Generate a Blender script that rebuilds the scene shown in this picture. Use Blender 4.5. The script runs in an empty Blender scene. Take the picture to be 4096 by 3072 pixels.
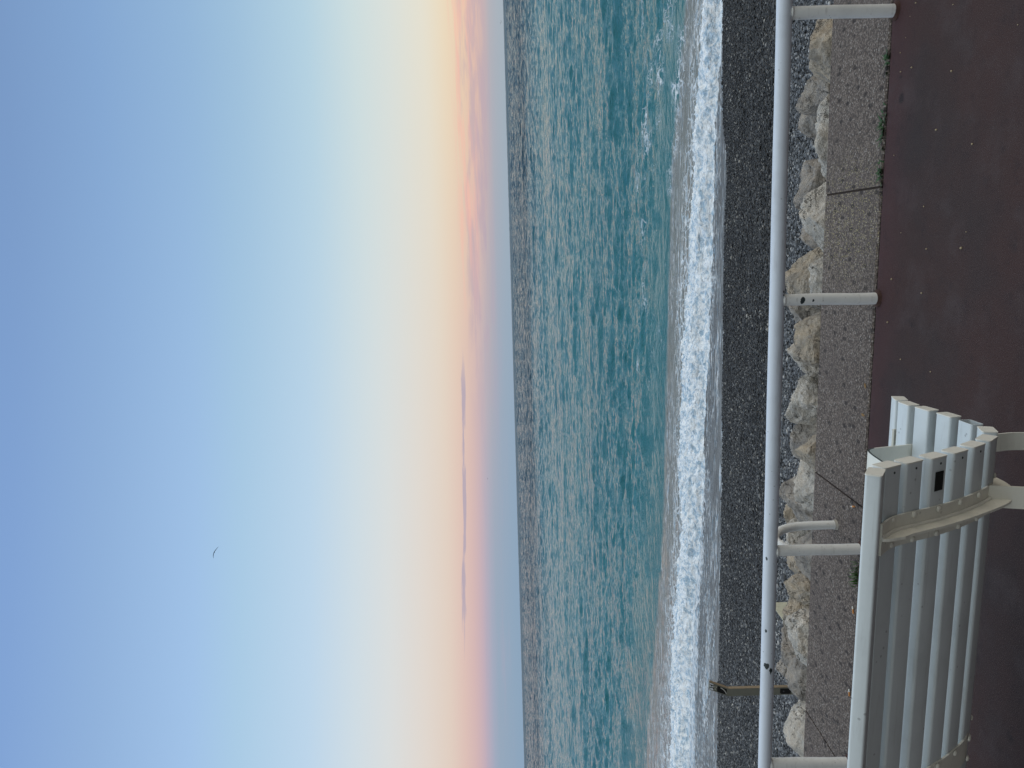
import bpy, math, random
import numpy as np
from mathutils import Vector, Matrix

random.seed(7)
RNG = np.random.default_rng(11)
SC = bpy.context.scene
COL = SC.collection

# ------------------------------------------------------------------ camera
EYE = 1.6                                  # eye height above the promenade (z = 0)
YAW = math.atan(0.188)                     # looking a little left of straight out to sea
ROLL = math.radians(1.585)
PITCH = math.radians(0.15)
fwd0 = Vector((-math.sin(YAW), math.cos(YAW), 0)); rgt = Vector((math.cos(YAW), math.sin(YAW), 0))
up0 = Vector((0, 0, 1))
fwd = fwd0 * math.cos(PITCH) + up0 * math.sin(PITCH)
up = up0 * math.cos(PITCH) - fwd0 * math.sin(PITCH)
s_, c_ = math.sin(ROLL), math.cos(ROLL)
cX = -s_ * rgt - c_ * up                   # the phone was held turned a quarter: picture right is down
cY = c_ * rgt - s_ * up
cd = bpy.data.cameras.new('camera'); cam = bpy.data.objects.new('camera', cd); COL.objects.link(cam)
cd.sensor_width = 36; cd.lens = 3000 / 4096 * 36; cd.clip_start = 0.05; cd.clip_end = 80000
M = Matrix((cX, cY, -fwd)).transposed().to_4x4(); M.translation = Vector((0, 0, EYE)); cam.matrix_world = M
SC.camera = cam
SC.view_settings.view_transform = 'Standard'; SC.view_settings.look = 'None'
SC.view_settings.exposure = 0.0; SC.view_settings.gamma = 1.0

# ------------------------------------------------------------------ node helpers
def lin(c):
    o = []
    for v in c[:3]:
        v = v / 255.0
        o.append(v / 12.92 if v <= 0.04045 else ((v + 0.055) / 1.055) ** 2.4)
    return tuple(o) + (1.0,)

class NT:
    def __init__(s, tree): s.t = tree; s.n = tree.nodes; s.l = tree.links
    def node(s, typ, **kw):
        n = s.n.new(typ)
        for k, v in kw.items(): setattr(n, k, v)
        return n
    def put(s, sock, v):
        if hasattr(v, 'is_output') or isinstance(v, bpy.types.NodeSocket): s.l.new(v, sock)
        elif v is not None: sock.default_value = v
    def m(s, op, a, b=None, c=None, clamp=False):
        n = s.node('ShaderNodeMath', operation=op, use_clamp=clamp)
        s.put(n.inputs[0], a)
        if b is not None: s.put(n.inputs[1], b)
        if c is not None: s.put(n.inputs[2], c)
        return n.outputs[0]
    def vm(s, op, a, b=None):
        n = s.node('ShaderNodeVectorMath', operation=op)
        s.put(n.inputs[0], a)
        if b is not None: s.put(n.inputs[1], b)
        return n.outputs['Value'] if op in ('DISTANCE', 'LENGTH', 'DOT_PRODUCT') else n.outputs[0]
    def ss(s, x, a, b, lo=0.0, hi=1.0):            # smoothstep map
        n = s.node('ShaderNodeMapRange', interpolation_type='SMOOTHSTEP')
        s.put(n.inputs[0], x); s.put(n.inputs[1], a); s.put(n.inputs[2], b); s.put(n.inputs[3], lo); s.put(n.inputs[4], hi)
        return n.outputs[0]
    def mix(s, f, a, b, mode='MIX'):
        n = s.node('ShaderNodeMix', data_type='RGBA', blend_type=mode)
        s.put(n.inputs[0], f); s.put(n.inputs[6], a); s.put(n.inputs[7], b)
        return n.outputs[2]
    def ramp(s, x, stops, mode='LINEAR'):
        n = s.node('ShaderNodeValToRGB'); cr = n.color_ramp; cr.interpolation = mode
        while len(cr.elements) > 1: cr.elements.remove(cr.elements[-1])
        cr.elements[0].position = stops[0][0]; cr.elements[0].color = stops[0][1]
        for p, c in stops[1:]:
            e = cr.elements.new(p); e.color = c
        s.put(n.inputs[0], x); return n.outputs[0]
    def noise(s, vec, scale, detail=3, rough=0.55, dist=0.0):
        n = s.node('ShaderNodeTexNoise')
        s.put(n.inputs['Vector'], vec); n.inputs['Scale'].default_value = scale
        n.inputs['Detail'].default_value = detail; n.inputs['Roughness'].default_value = rough
        n.inputs['Distortion'].default_value = dist
        return n.outputs[0]
    def voro(s, vec, scale, feature='F1', out='Distance', dim='3D'):
        n = s.node('ShaderNodeTexVoronoi', feature=feature, voronoi_dimensions=dim)
        s.put(n.inputs['Vector'], vec); n.inputs['Scale'].default_value = scale
        return n.outputs[out]
    def scale(s, vec, sc, loc=(0, 0, 0)):
        n = s.node('ShaderNodeMapping'); s.put(n.inputs[0], vec)
        n.inputs['Scale'].default_value = sc; n.inputs['Location'].default_value = loc
        return n.outputs[0]
    def bump(s, h, strength, dist, normal=None):
        n = s.node('ShaderNodeBump'); s.put(n.inputs['Height'], h)
        n.inputs['Strength'].default_value = strength; n.inputs['Distance'].default_value = dist
        if normal is not None: s.put(n.inputs['Normal'], normal)
        return n.outputs[0]

# ------------------------------------------------------------------ sky (world) and sun
W = bpy.data.worlds.new('World'); SC.world = W; W.use_nodes = True
w = NT(W.node_tree); w.n.clear()
geo = w.node('ShaderNodeTexCoord'); sep = w.node('ShaderNodeSeparateXYZ'); w.l.new(geo.outputs['Generated'], sep.inputs[0])
dx, dy, dz = sep.outputs
az = w.m('ARCTAN2', dx, dy)                                  # 0 = straight out to sea, + towards the afterglow
el = w.m('ARCSINE', dz)
def stops(lst, hor, top):
    o = []
    for x, rgb in lst:
        dv = (hor - x) / 3000.0
        e = math.atan(dv / 1.038)
        o.append((max(0.0, e / 1.5708), lin(rgb)))
    o.append((0.62, lin(top))); o.append((1.0, lin(tuple(v * 0.88 for v in top))))
    return sorted(o, key=lambda t: t[0])
R_ = [(0, (120, 152, 196)), (380, (130, 165, 208)), (760, (145, 180, 215)), (950, (156, 190, 218)), (1230, (178, 208, 224)),
      (1420, (203, 220, 222)), (1560, (216, 223, 218)), (1700, (228, 224, 208)), (1780, (234, 218, 190)), (1840, (234, 208, 178)),
      (1885, (232, 195, 172)), (1915, (220, 184, 173)), (1942, (196, 178, 179)), (1965, (175, 177, 185)), (2012, (165, 178, 188))]
L_ = [(0, (130, 164, 213)), (380, (145, 178, 219)), (760, (161, 194, 231)), (950, (170, 203, 229)), (1230, (188, 213, 234)),
      (1420, (207, 220, 228)), (1560, (218, 221, 221)), (1700, (224, 215, 207)), (1800, (224, 206, 193)), (1860, (221, 192, 183)),
      (1910, (210, 180, 181)), (1945, (190, 172, 186)), (1970, (165, 170, 190)), (1995, (150, 168, 188)), (2085, (140, 165, 189))]
# the glow lies in flat layers over the open sea
hl = w.m('SQRT', w.m('ADD', w.m('MULTIPLY', dx, dx), w.m('MULTIPLY', dy, dy)))
fc = w.m('MAXIMUM', w.m('ADD', w.m('MULTIPLY', dx, -math.sin(YAW)), w.m('MULTIPLY', dy, math.cos(YAW))), w.m('MULTIPLY', hl, 0.4))
gg = w.m('ADD', w.m('MULTIPLY', hl, 0.4), w.m('MULTIPLY', fc, 0.6))
ef = w.m('DIVIDE', w.m('ARCTAN2', dz, gg), 1.5708, clamp=True)
azf = w.m('POWER', w.ss(az, -0.70, 0.42), 1.35)
base = w.mix(azf, w.ramp(ef, stops(L_, 2093, (108, 142, 196))), w.ramp(ef, stops(R_, 2019, (102, 136, 184))))
# thin cloud banks lying low over the horizon
cc = w.node('ShaderNodeCombineXYZ'); w.put(cc.inputs[0], w.m('MULTIPLY', az, 8.0)); w.put(cc.inputs[1], w.m('MULTIPLY', el, 150.0))
n1 = w.noise(cc.outputs[0], 1.0, 5, 0.6)
cc2 = w.node('ShaderNodeCombineXYZ'); w.put(cc2.inputs[0], w.m('MULTIPLY', az, 11.0)); w.put(cc2.inputs[1], w.m('MULTIPLY', el, 90.0)); cc2.inputs[2].default_value = 4.2
n2 = w.noise(cc2.outputs[0], 1.0, 4, 0.6)
def band(center, half, soft):
    d = w.m('ABSOLUTE', w.m('SUBTRACT', el, center))
    return w.m('SUBTRACT', 1.0, w.ss(d, half, half + soft))
# long slate streak on the left half
wob = w.m('MULTIPLY', w.m('SUBTRACT', n2, 0.5), 0.006)
cen = w.m('ADD', w.m('ADD', 0.0655, wob), w.m('MULTIPLY', az, -0.012))
d1 = w.m('ABSOLUTE', w.m('SUBTRACT', el, cen))
azw = w.m('MULTIPLY', w.ss(az, -0.60, -0.44), w.ss(az, -0.20, -0.12, 1.0, 0.0))
wid = w.m('MULTIPLY', w.m('MULTIPLY', azw, 0.0029), w.ss(n1, 0.30, 0.62, -0.25, 1.15))
streak = w.m('MULTIPLY', w.ss(w.m('SUBTRACT', wid, d1), -0.0008, 0.0010), azw)
c = w.mix(w.m('MULTIPLY', streak, 0.85), base, lin((178, 166, 182)))
# mauve bank with pink tops towards the right
rb = w.m('MULTIPLY', w.ss(az, -0.30, -0.04), band(0.040, 0.009, 0.014))
bank = w.m('MULTIPLY', rb, w.ss(n2, 0.40, 0.60))
c = w.mix(w.m('MULTIPLY', bank, 0.6), c, lin((184, 166, 180)))
rp = w.m('MULTIPLY', w.ss(az, -0.14, 0.06), band(0.052, 0.008, 0.010))
pink = w.m('MULTIPLY', rp, w.ss(n1, 0.42, 0.64))
c = w.mix(w.m('MULTIPLY', pink, 0.55), c, lin((246, 184, 170)))
low = w.m('MULTIPLY', band(0.030, 0.010, 0.012), w.ss(n1, 0.45, 0.75))
c = w.mix(w.m('MULTIPLY', low, 0.35), c, lin((170, 166, 186)))
# the sky opposite the glow (behind the camera, above the town) is dimmer
dim = w.m('SUBTRACT', 1.0, w.m('MULTIPLY', w.m('SUBTRACT', 1.0, w.ss(dy, -0.55, 0.15)), w.ss(dz, 0.0, 0.75, 0.45, 0.12)))
# extra brightness added to the unseen sky overhead, to light the ground
zenith_lift = w.ss(dz, 0.60, 0.84)
c = w.mix(zenith_lift, c, (0.80, 0.91, 1.0, 1))
c = w.mix(w.ss(dy, 0.10, -0.45, 0.0, 0.85), c, (0.58, 0.61, 0.60, 1))  # grey added to the unseen sky behind the camera, lighting near faces
# warm afterglow added out of view to the right, to light right-facing sides
gl = w.m('MULTIPLY', w.m('POWER', 2.718, w.m('MULTIPLY', -1.0, w.m('POWER', w.m('DIVIDE', w.m('SUBTRACT', az, 1.45), 0.52), 2.0))),
         w.m('POWER', 2.718, w.m('MULTIPLY', -1.0, w.m('POWER', w.m('DIVIDE', el, 0.38), 2.0))))
gs = w.node('ShaderNodeVectorMath', operation='SCALE'); w.put(gs.inputs[0], (1.45, 1.28, 0.98)); w.put(gs.inputs['Scale'], gl)
c = w.vm('ADD', c, gs.outputs[0])
dim = w.m('MULTIPLY', dim, w.m('ADD', 1.0, w.m('MULTIPLY', zenith_lift, 0.62)))
vs = w.node('ShaderNodeVectorMath', operation='SCALE'); w.put(vs.inputs[0], c); w.put(vs.inputs['Scale'], dim)
sky = w.node('ShaderNodeTexSky', sky_type='NISHITA'); sky.sun_disc = False
SUN_EL, SUN_AZ = math.radians(4), math.radians(82)
sky.sun_elevation = SUN_EL; sky.sun_rotation = SUN_AZ
bg1 = w.node('ShaderNodeBackground'); w.put(bg1.inputs[0], vs.outputs[0]); bg1.inputs[1].default_value = 1.0
bg2 = w.node('ShaderNodeBackground'); w.put(bg2.inputs[0], sky.outputs[0]); bg2.inputs[1].default_value = 0.001
add = w.node('ShaderNodeAddShader'); out = w.node('ShaderNodeOutputWorld')
w.l.new(bg1.outputs[0], add.inputs[0]); w.l.new(bg2.outputs[0], add.inputs[1]); w.l.new(add.outputs[0], out.inputs[0])
sd = bpy.data.lights.new('sun', 'SUN'); sd.energy = 0.5; sd.angle = math.radians(30); sd.color = (1.0, 0.86, 0.68)
so = bpy.data.objects.new('sun', sd); COL.objects.link(so)
sv = Vector((math.sin(SUN_AZ) * math.cos(math.radians(16)), math.cos(SUN_AZ) * math.cos(math.radians(16)), math.sin(math.radians(16))))
so.rotation_euler = sv.to_track_quat('Z', 'Y').to_euler()

# ------------------------------------------------------------------ object helpers
def tag(o, label=None, cat=None, group=None, kind=None):
    if label: o['label'] = label
    if cat: o['category'] = cat
    if group: o['group'] = group
    if kind: o['kind'] = kind
    return o
def empty(name, loc, label, cat, group=None):
    o = bpy.data.objects.new(name, None); COL.objects.link(o); o.location = loc; o.empty_display_size = 0.1
    return tag(o, label, cat, group)
def mesh(name, V, F, mat, parent=None, smooth=False, attrs=None):
    """V in world coordinates; parent only by translation."""
    V = np.asarray(V, dtype=np.float32).reshape(-1, 3)
    if parent is not None:
        off = np.zeros(3)
        p = parent
        while p is not None: off += np.array(p.location); p = p.parent
        V = V - off.astype(np.float32)
    me = bpy.data.meshes.new(name)
    if isinstance(F, np.ndarray):
        k = F.shape[1]
        me.vertices.add(len(V)); me.vertices.foreach_set('co', V.ravel())
        me.loops.add(F.size); me.loops.foreach_set('vertex_index', F.astype(np.int32).ravel())
        me.polygons.add(len(F)); me.polygons.foreach_set('loop_start', np.arange(0, F.size, k, dtype=np.int32))
        me.update(calc_edges=True)
    else:
        me.from_pydata([tuple(v) for v in V], [], F)
    me.validate()
    if smooth: me.polygons.foreach_set('use_smooth', np.ones(len(me.polygons), dtype=bool))
    me.materials.append(mat)
    for k, v in (attrs or {}).items():
        a = me.attributes.new(k, 'FLOAT', 'POINT'); a.data.foreach_set('value', np.asarray(v, dtype=np.float32).ravel())
    o = bpy.data.objects.new(name, me); COL.objects.link(o)
    if parent is not None: o.parent = parent
    return o
class MB:
    def __init__(s): s.v = []; s.f = []
    def add(s, V, F):
        b = len(s.v); s.v += [tuple(p) for p in V]; s.f += [tuple(i + b for i in f) for f in F]
    def box(s, lo, hi):
        x0, y0, z0 = lo; x1, y1, z1 = hi
        s.add([(x0,y0,z0),(x1,y0,z0),(x1,y1,z0),(x0,y1,z0),(x0,y0,z1),(x1,y0,z1),(x1,y1,z1),(x0,y1,z1)],
              [(0,3,2,1),(4,5,6,7),(0,1,5,4),(1,2,6,5),(2,3,7,6),(3,0,4,7)])
    def prismx(s, prof, x0, x1, cap0=True, cap1=True):        # profile [(y,z)] swept along X
        n = len(prof)
        V = [(x0, y, z) for y, z in prof] + [(x1, y, z) for y, z in prof]
        F = [(i, (i + 1) % n, n + (i + 1) % n, n + i) for i in range(n)]
        if cap0: F.append(tuple(reversed(range(n))))
        if cap1: F.append(tuple(range(n, 2 * n)))
        s.add(V, F)
    def tube(s, pts, rad, seg=20, cap=True, wob=0.0):
        pts = [Vector(p) for p in pts]; n = len(pts); V = []; F = []
        rads = rad if isinstance(rad, (list, tuple)) else [rad] * n
        ref = None
        for i, p in enumerate(pts):
            t = (pts[min(i + 1, n - 1)] - pts[max(i - 1, 0)]).normalized()
            if ref is None: ref = t.orthogonal().normalized()
            ref = (ref - t * ref.dot(t)).normalized(); b = t.cross(ref)
            for k in range(seg):
                a = 2 * math.pi * k / seg
                r = rads[i] * (1 + wob * math.sin(3.1 * i + 2 * a))
                V.append(p + ref * math.cos(a) * r + b * math.sin(a) * r)
        for i in range(n - 1):
            for k in range(seg):
                F.append((i*seg+k, i*seg+(k+1) % seg, (i+1)*seg+(k+1) % seg, (i+1)*seg+k))
        if cap: F.append(tuple(reversed(range(seg)))); F.append(tuple((n-1)*seg + k for k in range(seg)))
        s.add(V, F)
    def disc(s, c, nrm, r, h, seg=14, dome=True):             # bolt head
        c = Vector(c); nrm = Vector(nrm).normalized(); a = nrm.orthogonal().normalized(); b = nrm.cross(a)
        rings = [(r, 0), (r, h * .45), (r * .8, h * .8), (r * .4, h)] if dome else [(r, 0), (r, h)]
        V = [c + a*math.cos(2*math.pi*k/seg)*rr + b*math.sin(2*math.pi*k/seg)*rr + nrm*hh for rr, hh in rings for k in range(seg)]
        F = [(i*seg+k, i*seg+(k+1) % seg, (i+1)*seg+(k+1) % seg, (i+1)*seg+k) for i in range(len(rings)-1) for k in range(seg)]
        F.append(tuple((len(rings)-1)*seg + k for k in range(seg)))
        s.add(V, F)
    def build(s, name, mat, parent=None, smooth=False):
        o = mesh(name, s.v, s.f, mat, parent)
        if smooth:
            o.data.polygons.foreach_set('use_smooth', np.ones(len(o.data.polygons), dtype=bool))
            md = o.modifiers.new('edges', 'EDGE_SPLIT'); md.split_angle = math.radians(38)
        return o

# ---- vectorised gradient noise
def _h(ix, iy, seed):
    h = (ix.astype(np.int64) * 374761393 + iy.astype(np.int64) * 668265263 + seed * 974634777) & 0xffffffff
    h = ((h ^ (h >> 13)) * 1274126177) & 0xffffffff
    return ((h ^ (h >> 16)) & 0xffff) / 65536.0
def pn(x, y, seed=0):
    x0 = np.floor(x); y0 = np.floor(y); fx = x - x0; fy = y - y0
    u = fx*fx*fx*(fx*(fx*6-15)+10); v = fy*fy*fy*(fy*(fy*6-15)+10)
    def g(ox, oy):
        a = _h(x0+ox, y0+oy, seed) * 2*np.pi
        return np.cos(a)*(fx-ox) + np.sin(a)*(fy-oy)
    return ((g(0,0)*(1-u)+g(1,0)*u)*(1-v) + (g(0,1)*(1-u)+g(1,1)*u)*v) * 1.5
def fbm(x, y, oc=4, seed=0, lac=2.03, gain=0.5):
    s = 0; a = 1.0; t = 0
    for i in range(oc):
        s = s + a*pn(x, y, seed+i*17); t += a; a *= gain; x = x*lac+3.1; y = y*lac-1.7
    return s/t
def sst(a, b, x):
    t = np.clip((x-a)/(b-a), 0, 1); return t*t*(3-2*t)

# ------------------------------------------------------------------ materials
def new_mat(name):
    m = bpy.data.materials.new(name); m.use_nodes = True; k = NT(m.node_tree); k.n.clear()
    o = k.node('ShaderNodeOutputMaterial'); b = k.node('ShaderNodeBsdfPrincipled'); k.l.new(b.outputs[0], o.inputs[0])
    tc = k.node('ShaderNodeTexCoord')
    return m, k, b, tc.outputs['Object']
def paint(name, col, rough=0.42, spots=(), grime=0.35, rust=False, bumpy=0.15, chips=0.0):
    m, k, b, P = new_mat(name)
    P = k.node('ShaderNodeNewGeometry').outputs['Position']
    n = k.noise(P, 7, 6, 0.65); n2 = k.noise(k.scale(P, (6, 60, 60)), 1.0, 4, 0.6); n3 = k.noise(P, 90, 3, 0.6)
    dirt = k.mix(k.m('MULTIPLY', k.ss(n, 0.45, 0.8), grime), col, tuple(v*0.55 for v in col[:3]) + (1,))
    dirt = k.mix(k.m('MULTIPLY', k.ss(n2, 0.56, 0.74), grime*0.8), dirt, (0.25, 0.23, 0.2, 1))
    c = dirt
    sp = k.voro(P, 38, 'F1'); spn = k.noise(P, 11, 2)
    fl = k.m('MULTIPLY', k.ss(sp, 0.16, 0.09), k.ss(spn, 0.52, 0.60))
    c = k.mix(k.m('MULTIPLY', fl, 0.75*grime*2), c, (0.10, 0.10, 0.10, 1))
    if chips:
        ch = k.ss(k.noise(k.scale(P, (22, 30, 30)), 1.0, 5, 0.65), 0.745 - chips, 0.755 - chips)
        c = k.mix(ch, c, (0.035, 0.045, 0.045, 1))
    for x, y, z, r in spots:
        d = k.vm('DISTANCE', k.scale(P, (0.6, 1, 1)), (x*0.6, y, z))
        d = k.m('ADD', d, k.m('MULTIPLY', k.m('SUBTRACT', k.noise(P, 55, 3, 0.6), 0.5), r*1.7))
        c = k.mix(k.ss(d, r*0.92, r*0.80), c, (0.025, 0.035, 0.037, 1))
    k.put(b.inputs['Base Color'], c)
    b.inputs['Roughness'].default_value = rough
    if 'Specular IOR Level' in b.inputs: b.inputs['Specular IOR Level'].default_value = 0.4
    h = k.m('ADD', k.m('MULTIPLY', n3, 0.5), k.m('MULTIPLY', n2, 0.8))
    k.put(b.inputs['Normal'], k.bump(h, bumpy, 0.004))
    return m

def simple(name, col, rough=0.6, ns=20, var=0.3, bs=0.3, bd=0.003, metallic=0):
    m, k, b, P = new_mat(name)
    n = k.noise(P, ns, 5, 0.6)
    k.put(b.inputs['Base Color'], k.mix(n, tuple(v*(1-var) for v in col[:3])+(1,), tuple(min(1, v*(1+var)) for v in col[:3])+(1,)))
    b.inputs['Roughness'].default_value = rough; b.inputs['Metallic'].default_value = metallic
    k.put(b.inputs['Normal'], k.bump(n, bs, bd))
    return m

RAIL_SPOTS = [(-0.252, 3.262, 0.405, 0.020), (-2.02, 3.268, 0.430, 0.014), (-1.835, 3.262, 0.445, 0.010), (-2.04, 3.262, 0.414, 0.010), (-1.47, 3.265, 0.455, 0.010)]
M_RAIL = paint('rail_paint', (0.59, 0.64, 0.70, 1), 0.45, RAIL_SPOTS, 0.30)
M_POST = paint('post_paint', (0.71, 0.72, 0.70, 1), 0.5, [(-0.286, 3.262, 0.335, 0.014), (-0.283, 3.262, 0.29, 0.007)], 0.38, bumpy=0.3)
M_BENCH = paint('bench_paint', (0.56, 0.605, 0.61, 1), 0.42, (), 0.30, bumpy=0.12)
M_CAP = paint('cap_paint', (0.68, 0.67, 0.60, 1), 0.45, (), 0.15, bumpy=0.08)
M_STRAP = paint('strap_paint', (0.68, 0.67, 0.59, 1), 0.45, (), 0.28, bumpy=0.35)
M_DARK = simple('bare_dark_metal', (0.03, 0.04, 0.04, 1), 0.6, 60)
M_BLACK = simple('black_plate', (0.002, 0.002, 0.002, 1), 0.9, 30, 0.1, 0.0)
M_RUST = simple('rust', (0.045, 0.018, 0.012, 1), 0.9, 60, 0.7, 0.8)

# ------------------------------------------------------------------ shore geometry (plan curves, metres)
def curve(pts):
    a = np.array(sorted(pts)); return lambda x: np.interp(x, a[:, 0], a[:, 1])
WL_raw = curve([(-60,17.8),(-30,18.6),(-15,19.13),(-10.6,19.27),(-7,19.38),(-3.6,19.56),(-0.33,19.75),(1.23,19.66),(2.0,19.72),(2.9,20.12),(4.06,20.25),(5.86,20.34),(12,20.6),(40,21.5)])
FB_raw = curve([(-60,26),(-18.65,24.82),(-15.57,24.78),(-12.33,24.17),(-8.51,23.66),(-6.04,24.0),(-3.53,23.81),(-0.36,22.88),(2.52,22.45),(4.56,22.15),(6.3,21.45),(12,21.5),(40,22.5)])
FF_raw = curve([(-60,23.4),(-16.96,22.56),(-14.09,22.4),(-11.29,22.1),(-7.67,21.28),(-5.39,21.31),(-3.14,21.07),(-0.34,20.9),(2.29,20.86),(4.12,20.53),(5.88,20.39),(12,20.7),(40,21.6)])
SB_raw = curve([(-60,33),(-22.1,29.5),(-17.9,28.5),(-13.8,27.14),(-9.4,26.2),(-6.57,26.13),(-3.85,26.07),(-0.39,25.86),(2.83,25.47),(4.95,24.54),(6.91,23.86),(12,23.6),(40,24)])
TR_raw = curve([(-60,42),(-27.6,36.8),(-22,35.1),(-17.1,33.6),(-10.9,30.5),(-7.45,29.7),(-4.27,29.06),(-0.42,28.96),(3.18,28.39),(5.33,26.9),(7.69,26.5),(12,26.5),(40,27)])
SEA_Z = -3.95
def WL(x): return WL_raw(x) + 0.10*fbm(x*0.8, x*0+2.2, 4, 5)
def beach_z(x, y):
    d = y - WL(x)
    z = SEA_Z - d*0.13
    z = np.where(d < -8, SEA_Z + 8*0.13 + (-8-d)*0.10, z)
    return z + 0.05*fbm(x*0.5, y*0.5, 3, 31)*sst(-1.0, -3.0, d)

# ------------------------------------------------------------------ sea
def build_sea():
    ys = [18.3]
    while ys[-1] < 5200: ys.append(ys[-1]*1.0029)
    while ys[-1] < 60000: ys.append(ys[-1]*1.10)
    ys = np.array(ys)
    ts = np.linspace(-0.98, 0.48, 960)
    Y, T = np.meshgrid(ys, ts, indexing='ij'); X = T*Y
    dYg = Y*0.0029
    h = np.zeros_like(X)
    r = np.random.default_rng(5)
    for i in range(78):                                    # wind sea and small chop
        lam = 0.40*(22.0)**(r.random()**1.25)
        th = r.normal(0, 0.40) - 0.10
        kx, ky = math.sin(th)*2*math.pi/lam, math.cos(th)*2*math.pi/lam
        a = 0.052*lam/(2*math.pi)*(1.0 if lam < 2 else 0.7)*(0.5 if lam > 5 else 1)
        wgt = sst(2.2, 4.5, lam/dYg)
        ph = kx*X + ky*Y + r.random()*6.283 + 0.9*np.sin(0.11*X*r.random() + r.random()*6)
        s = np.sin(ph)
        h += wgt*a*(s + 0.35*(0.5*np.cos(2*ph)*-1))
    # ridged streaky chop, crests along the shore
    for sc, amp, sd_ in ((0.35, 0.07, 3), (0.9, 0.065, 9), (2.0, 0.042, 15), (3.6, 0.020, 27)):
        wgt = sst(1.5, 3.5, (1/sc)/dYg)
        n = pn(X*sc*0.52 + 0.6*pn(X*sc*.3, Y*sc*.3, sd_+1), Y*sc + 0.8*pn(X*sc*0.3, Y*sc*0.4, sd_+2), sd_)
        h += wgt*amp*(1 - 2.2*np.abs(n))
    # farther out only the longer waves still stand out
    for q, amp, sd_ in ((7.0, 0.55, 111), (3.5, 0.26, 117)):
        L = np.exp2(np.round(np.log2(dYg*q)*2)/2)
        wf = sst(60, 160, Y)*(1-0.70*sst(700, 2600, Y))
        h += wf*amp*dYg*q/7*1.8*(1-2.0*np.abs(pn(X/(L*1.5)+0.5*pn(X/L/4, Y/L/4, 5), Y/L, sd_)))*0.9
    calm = 0.65 + 0.5*fbm(X*0.02, Y*0.05, 3, 77)
    h *= np.clip(calm, 0.35, 1.2)
    wl = WL(X); fb = FB_raw(X) + 0.75*fbm(X*0.5, Y*0.25, 5, 51, gain=0.6); ff = FF_raw(X) + 0.30*fbm(X*0.8, X*0+1, 5, 52, gain=0.62)
    ff = np.maximum(ff, wl + 0.05); fb = np.maximum(fb, ff+0.8)
    sb = SB_raw(X) + 0.35*fbm(X*0.3, X*0+8, 3, 53); tr = np.maximum(TR_raw(X), sb+1.6)
    # shoaling: chop dies towards the sand
    amp = sst(-0.5, 3.5, Y-sb)*0.85 + 0.15*sst(0, 1.0, Y-fb)
    face = sst(sb, sb+0.3*(tr-sb), Y)*(1-sst(tr-0.35*(tr-sb), tr+0.6, Y))
    h *= amp*(1-0.82*face)
    hv = 0.42*(0.75 + 0.45*fbm(X*0.10, X*0+3, 2, 61))
    wave = sst(sb-0.2, tr, Y)*(1-0.75*sst(tr+0.4, tr+6.0, Y))
    h += hv*wave
    for yc, hh, ww, sd_ in ((40, 0.30, 2.2, 63), (50, 0.30, 2.6, 64), (66, 0.32, 3.2, 65), (88, 0.30, 4.0, 66), (120, .32, 5, 67), (165, .34, 6, 68), (240, .36, 8, 69)):
        yy = yc + 0.10*X*(yc/50) + 2.4*fbm(X*0.035, X*0, 2, sd_)*(yc/40)
        m = np.clip(0.55+1.3*fbm(X*0.055, X*0+5, 2, sd_+9), 0, 1)
        u = (Y-yy)/ww
        h += hh*m*np.exp(-np.where(u < 0, (u*1.5)**2, (u*0.6)**2))
    # foam roller
    e0 = sst(ff-0.22, ff+0.12, Y); e1 = 1-sst(fb-0.5, fb+0.25, Y)
    foam = e0*e1
    bil = 1-2.0*np.abs(pn(X*1.5+1.0*pn(X*1.1, Y*1.1, 70), Y*2.0, 71))
    bil2 = 1-2.0*np.abs(pn(X*4.1, Y*5.0, 72))
    bil3 = 1-2.0*np.abs(pn(X*9, Y*10, 73))
    prof = sst(0, 0.25, (Y-ff)/(fb-ff))*(1-0.55*sst(0.35, 1.0, (Y-ff)/(fb-ff)))
    h += foam*(0.26*prof*(0.8+0.5*fbm(X*.5, Y*.8, 2, 74)) + 0.085*bil + 0.065*bil2 + 0.03*bil3)
    z = SEA_Z + h
    # the swash film rests on the stones
    bz = beach_z(X, Y)
    sw = 1-sst(ff-0.1, ff+0.15, Y)
    film = np.maximum(SEA_Z, bz) + 0.012
    z = z*(1-sw) + sw*film
    z = np.where(Y < wl, bz-0.12*np.clip((wl-Y)/0.15, 0, 1)*1.0, z)
    lace = np.clip(sst(fb-0.3, fb+0.2, Y)*(1-sst(fb+0.6, sb+0.5, Y)), 0, 1)
    right = sst(-4, 3.5, X)
    lace = np.maximum(lace*1.15, 0.85*sst(sb-0.6, sb+0.3, Y)*(1-sst(tr+0.8, tr+5, Y))*(0.50+0.50*right)*np.clip(0.6+1.4*fbm(X*.16, Y*.2, 3, 81), 0, 1))
    lace = np.maximum(lace, 0.75*right*sst(tr-1, tr+0.8, Y)*(1-sst(tr+3, tr+9, Y))*np.clip(0.5+1.3*fbm(X*.12, Y*.2, 3, 83), 0, 1))
    turb = sst(sb+1.1, sb-0.1, Y)
    swf = 1-sst(ff+0.15, ff+0.5, Y)
    left = sst(-4.5, -14, X)
    speck = swf*np.clip(0.12+0.20*(1-left)+0.55*left*sst(0.2, 1.2, Y-wl) + 0.75*sst(0.9, 0.1, ff-Y)*(0.45+0.55*left) + 0.35*fbm(X*.4, Y*1.2, 3, 85) + 0.55*np.exp(-((Y-wl-0.45-.3*fbm(X*.3,X*0,2,3))/0.16)**2)*left, 0, 1)
    nr, nc = X.shape
    V = np.stack([X, Y, z], -1).reshape(-1, 3)
    idx = np.arange(nr*nc).reshape(nr, nc)
    Fq = np.stack([idx[:-1, :-1], idx[:-1, 1:], idx[1:, 1:], idx[1:, :-1]], -1).reshape(-1, 4)
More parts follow.
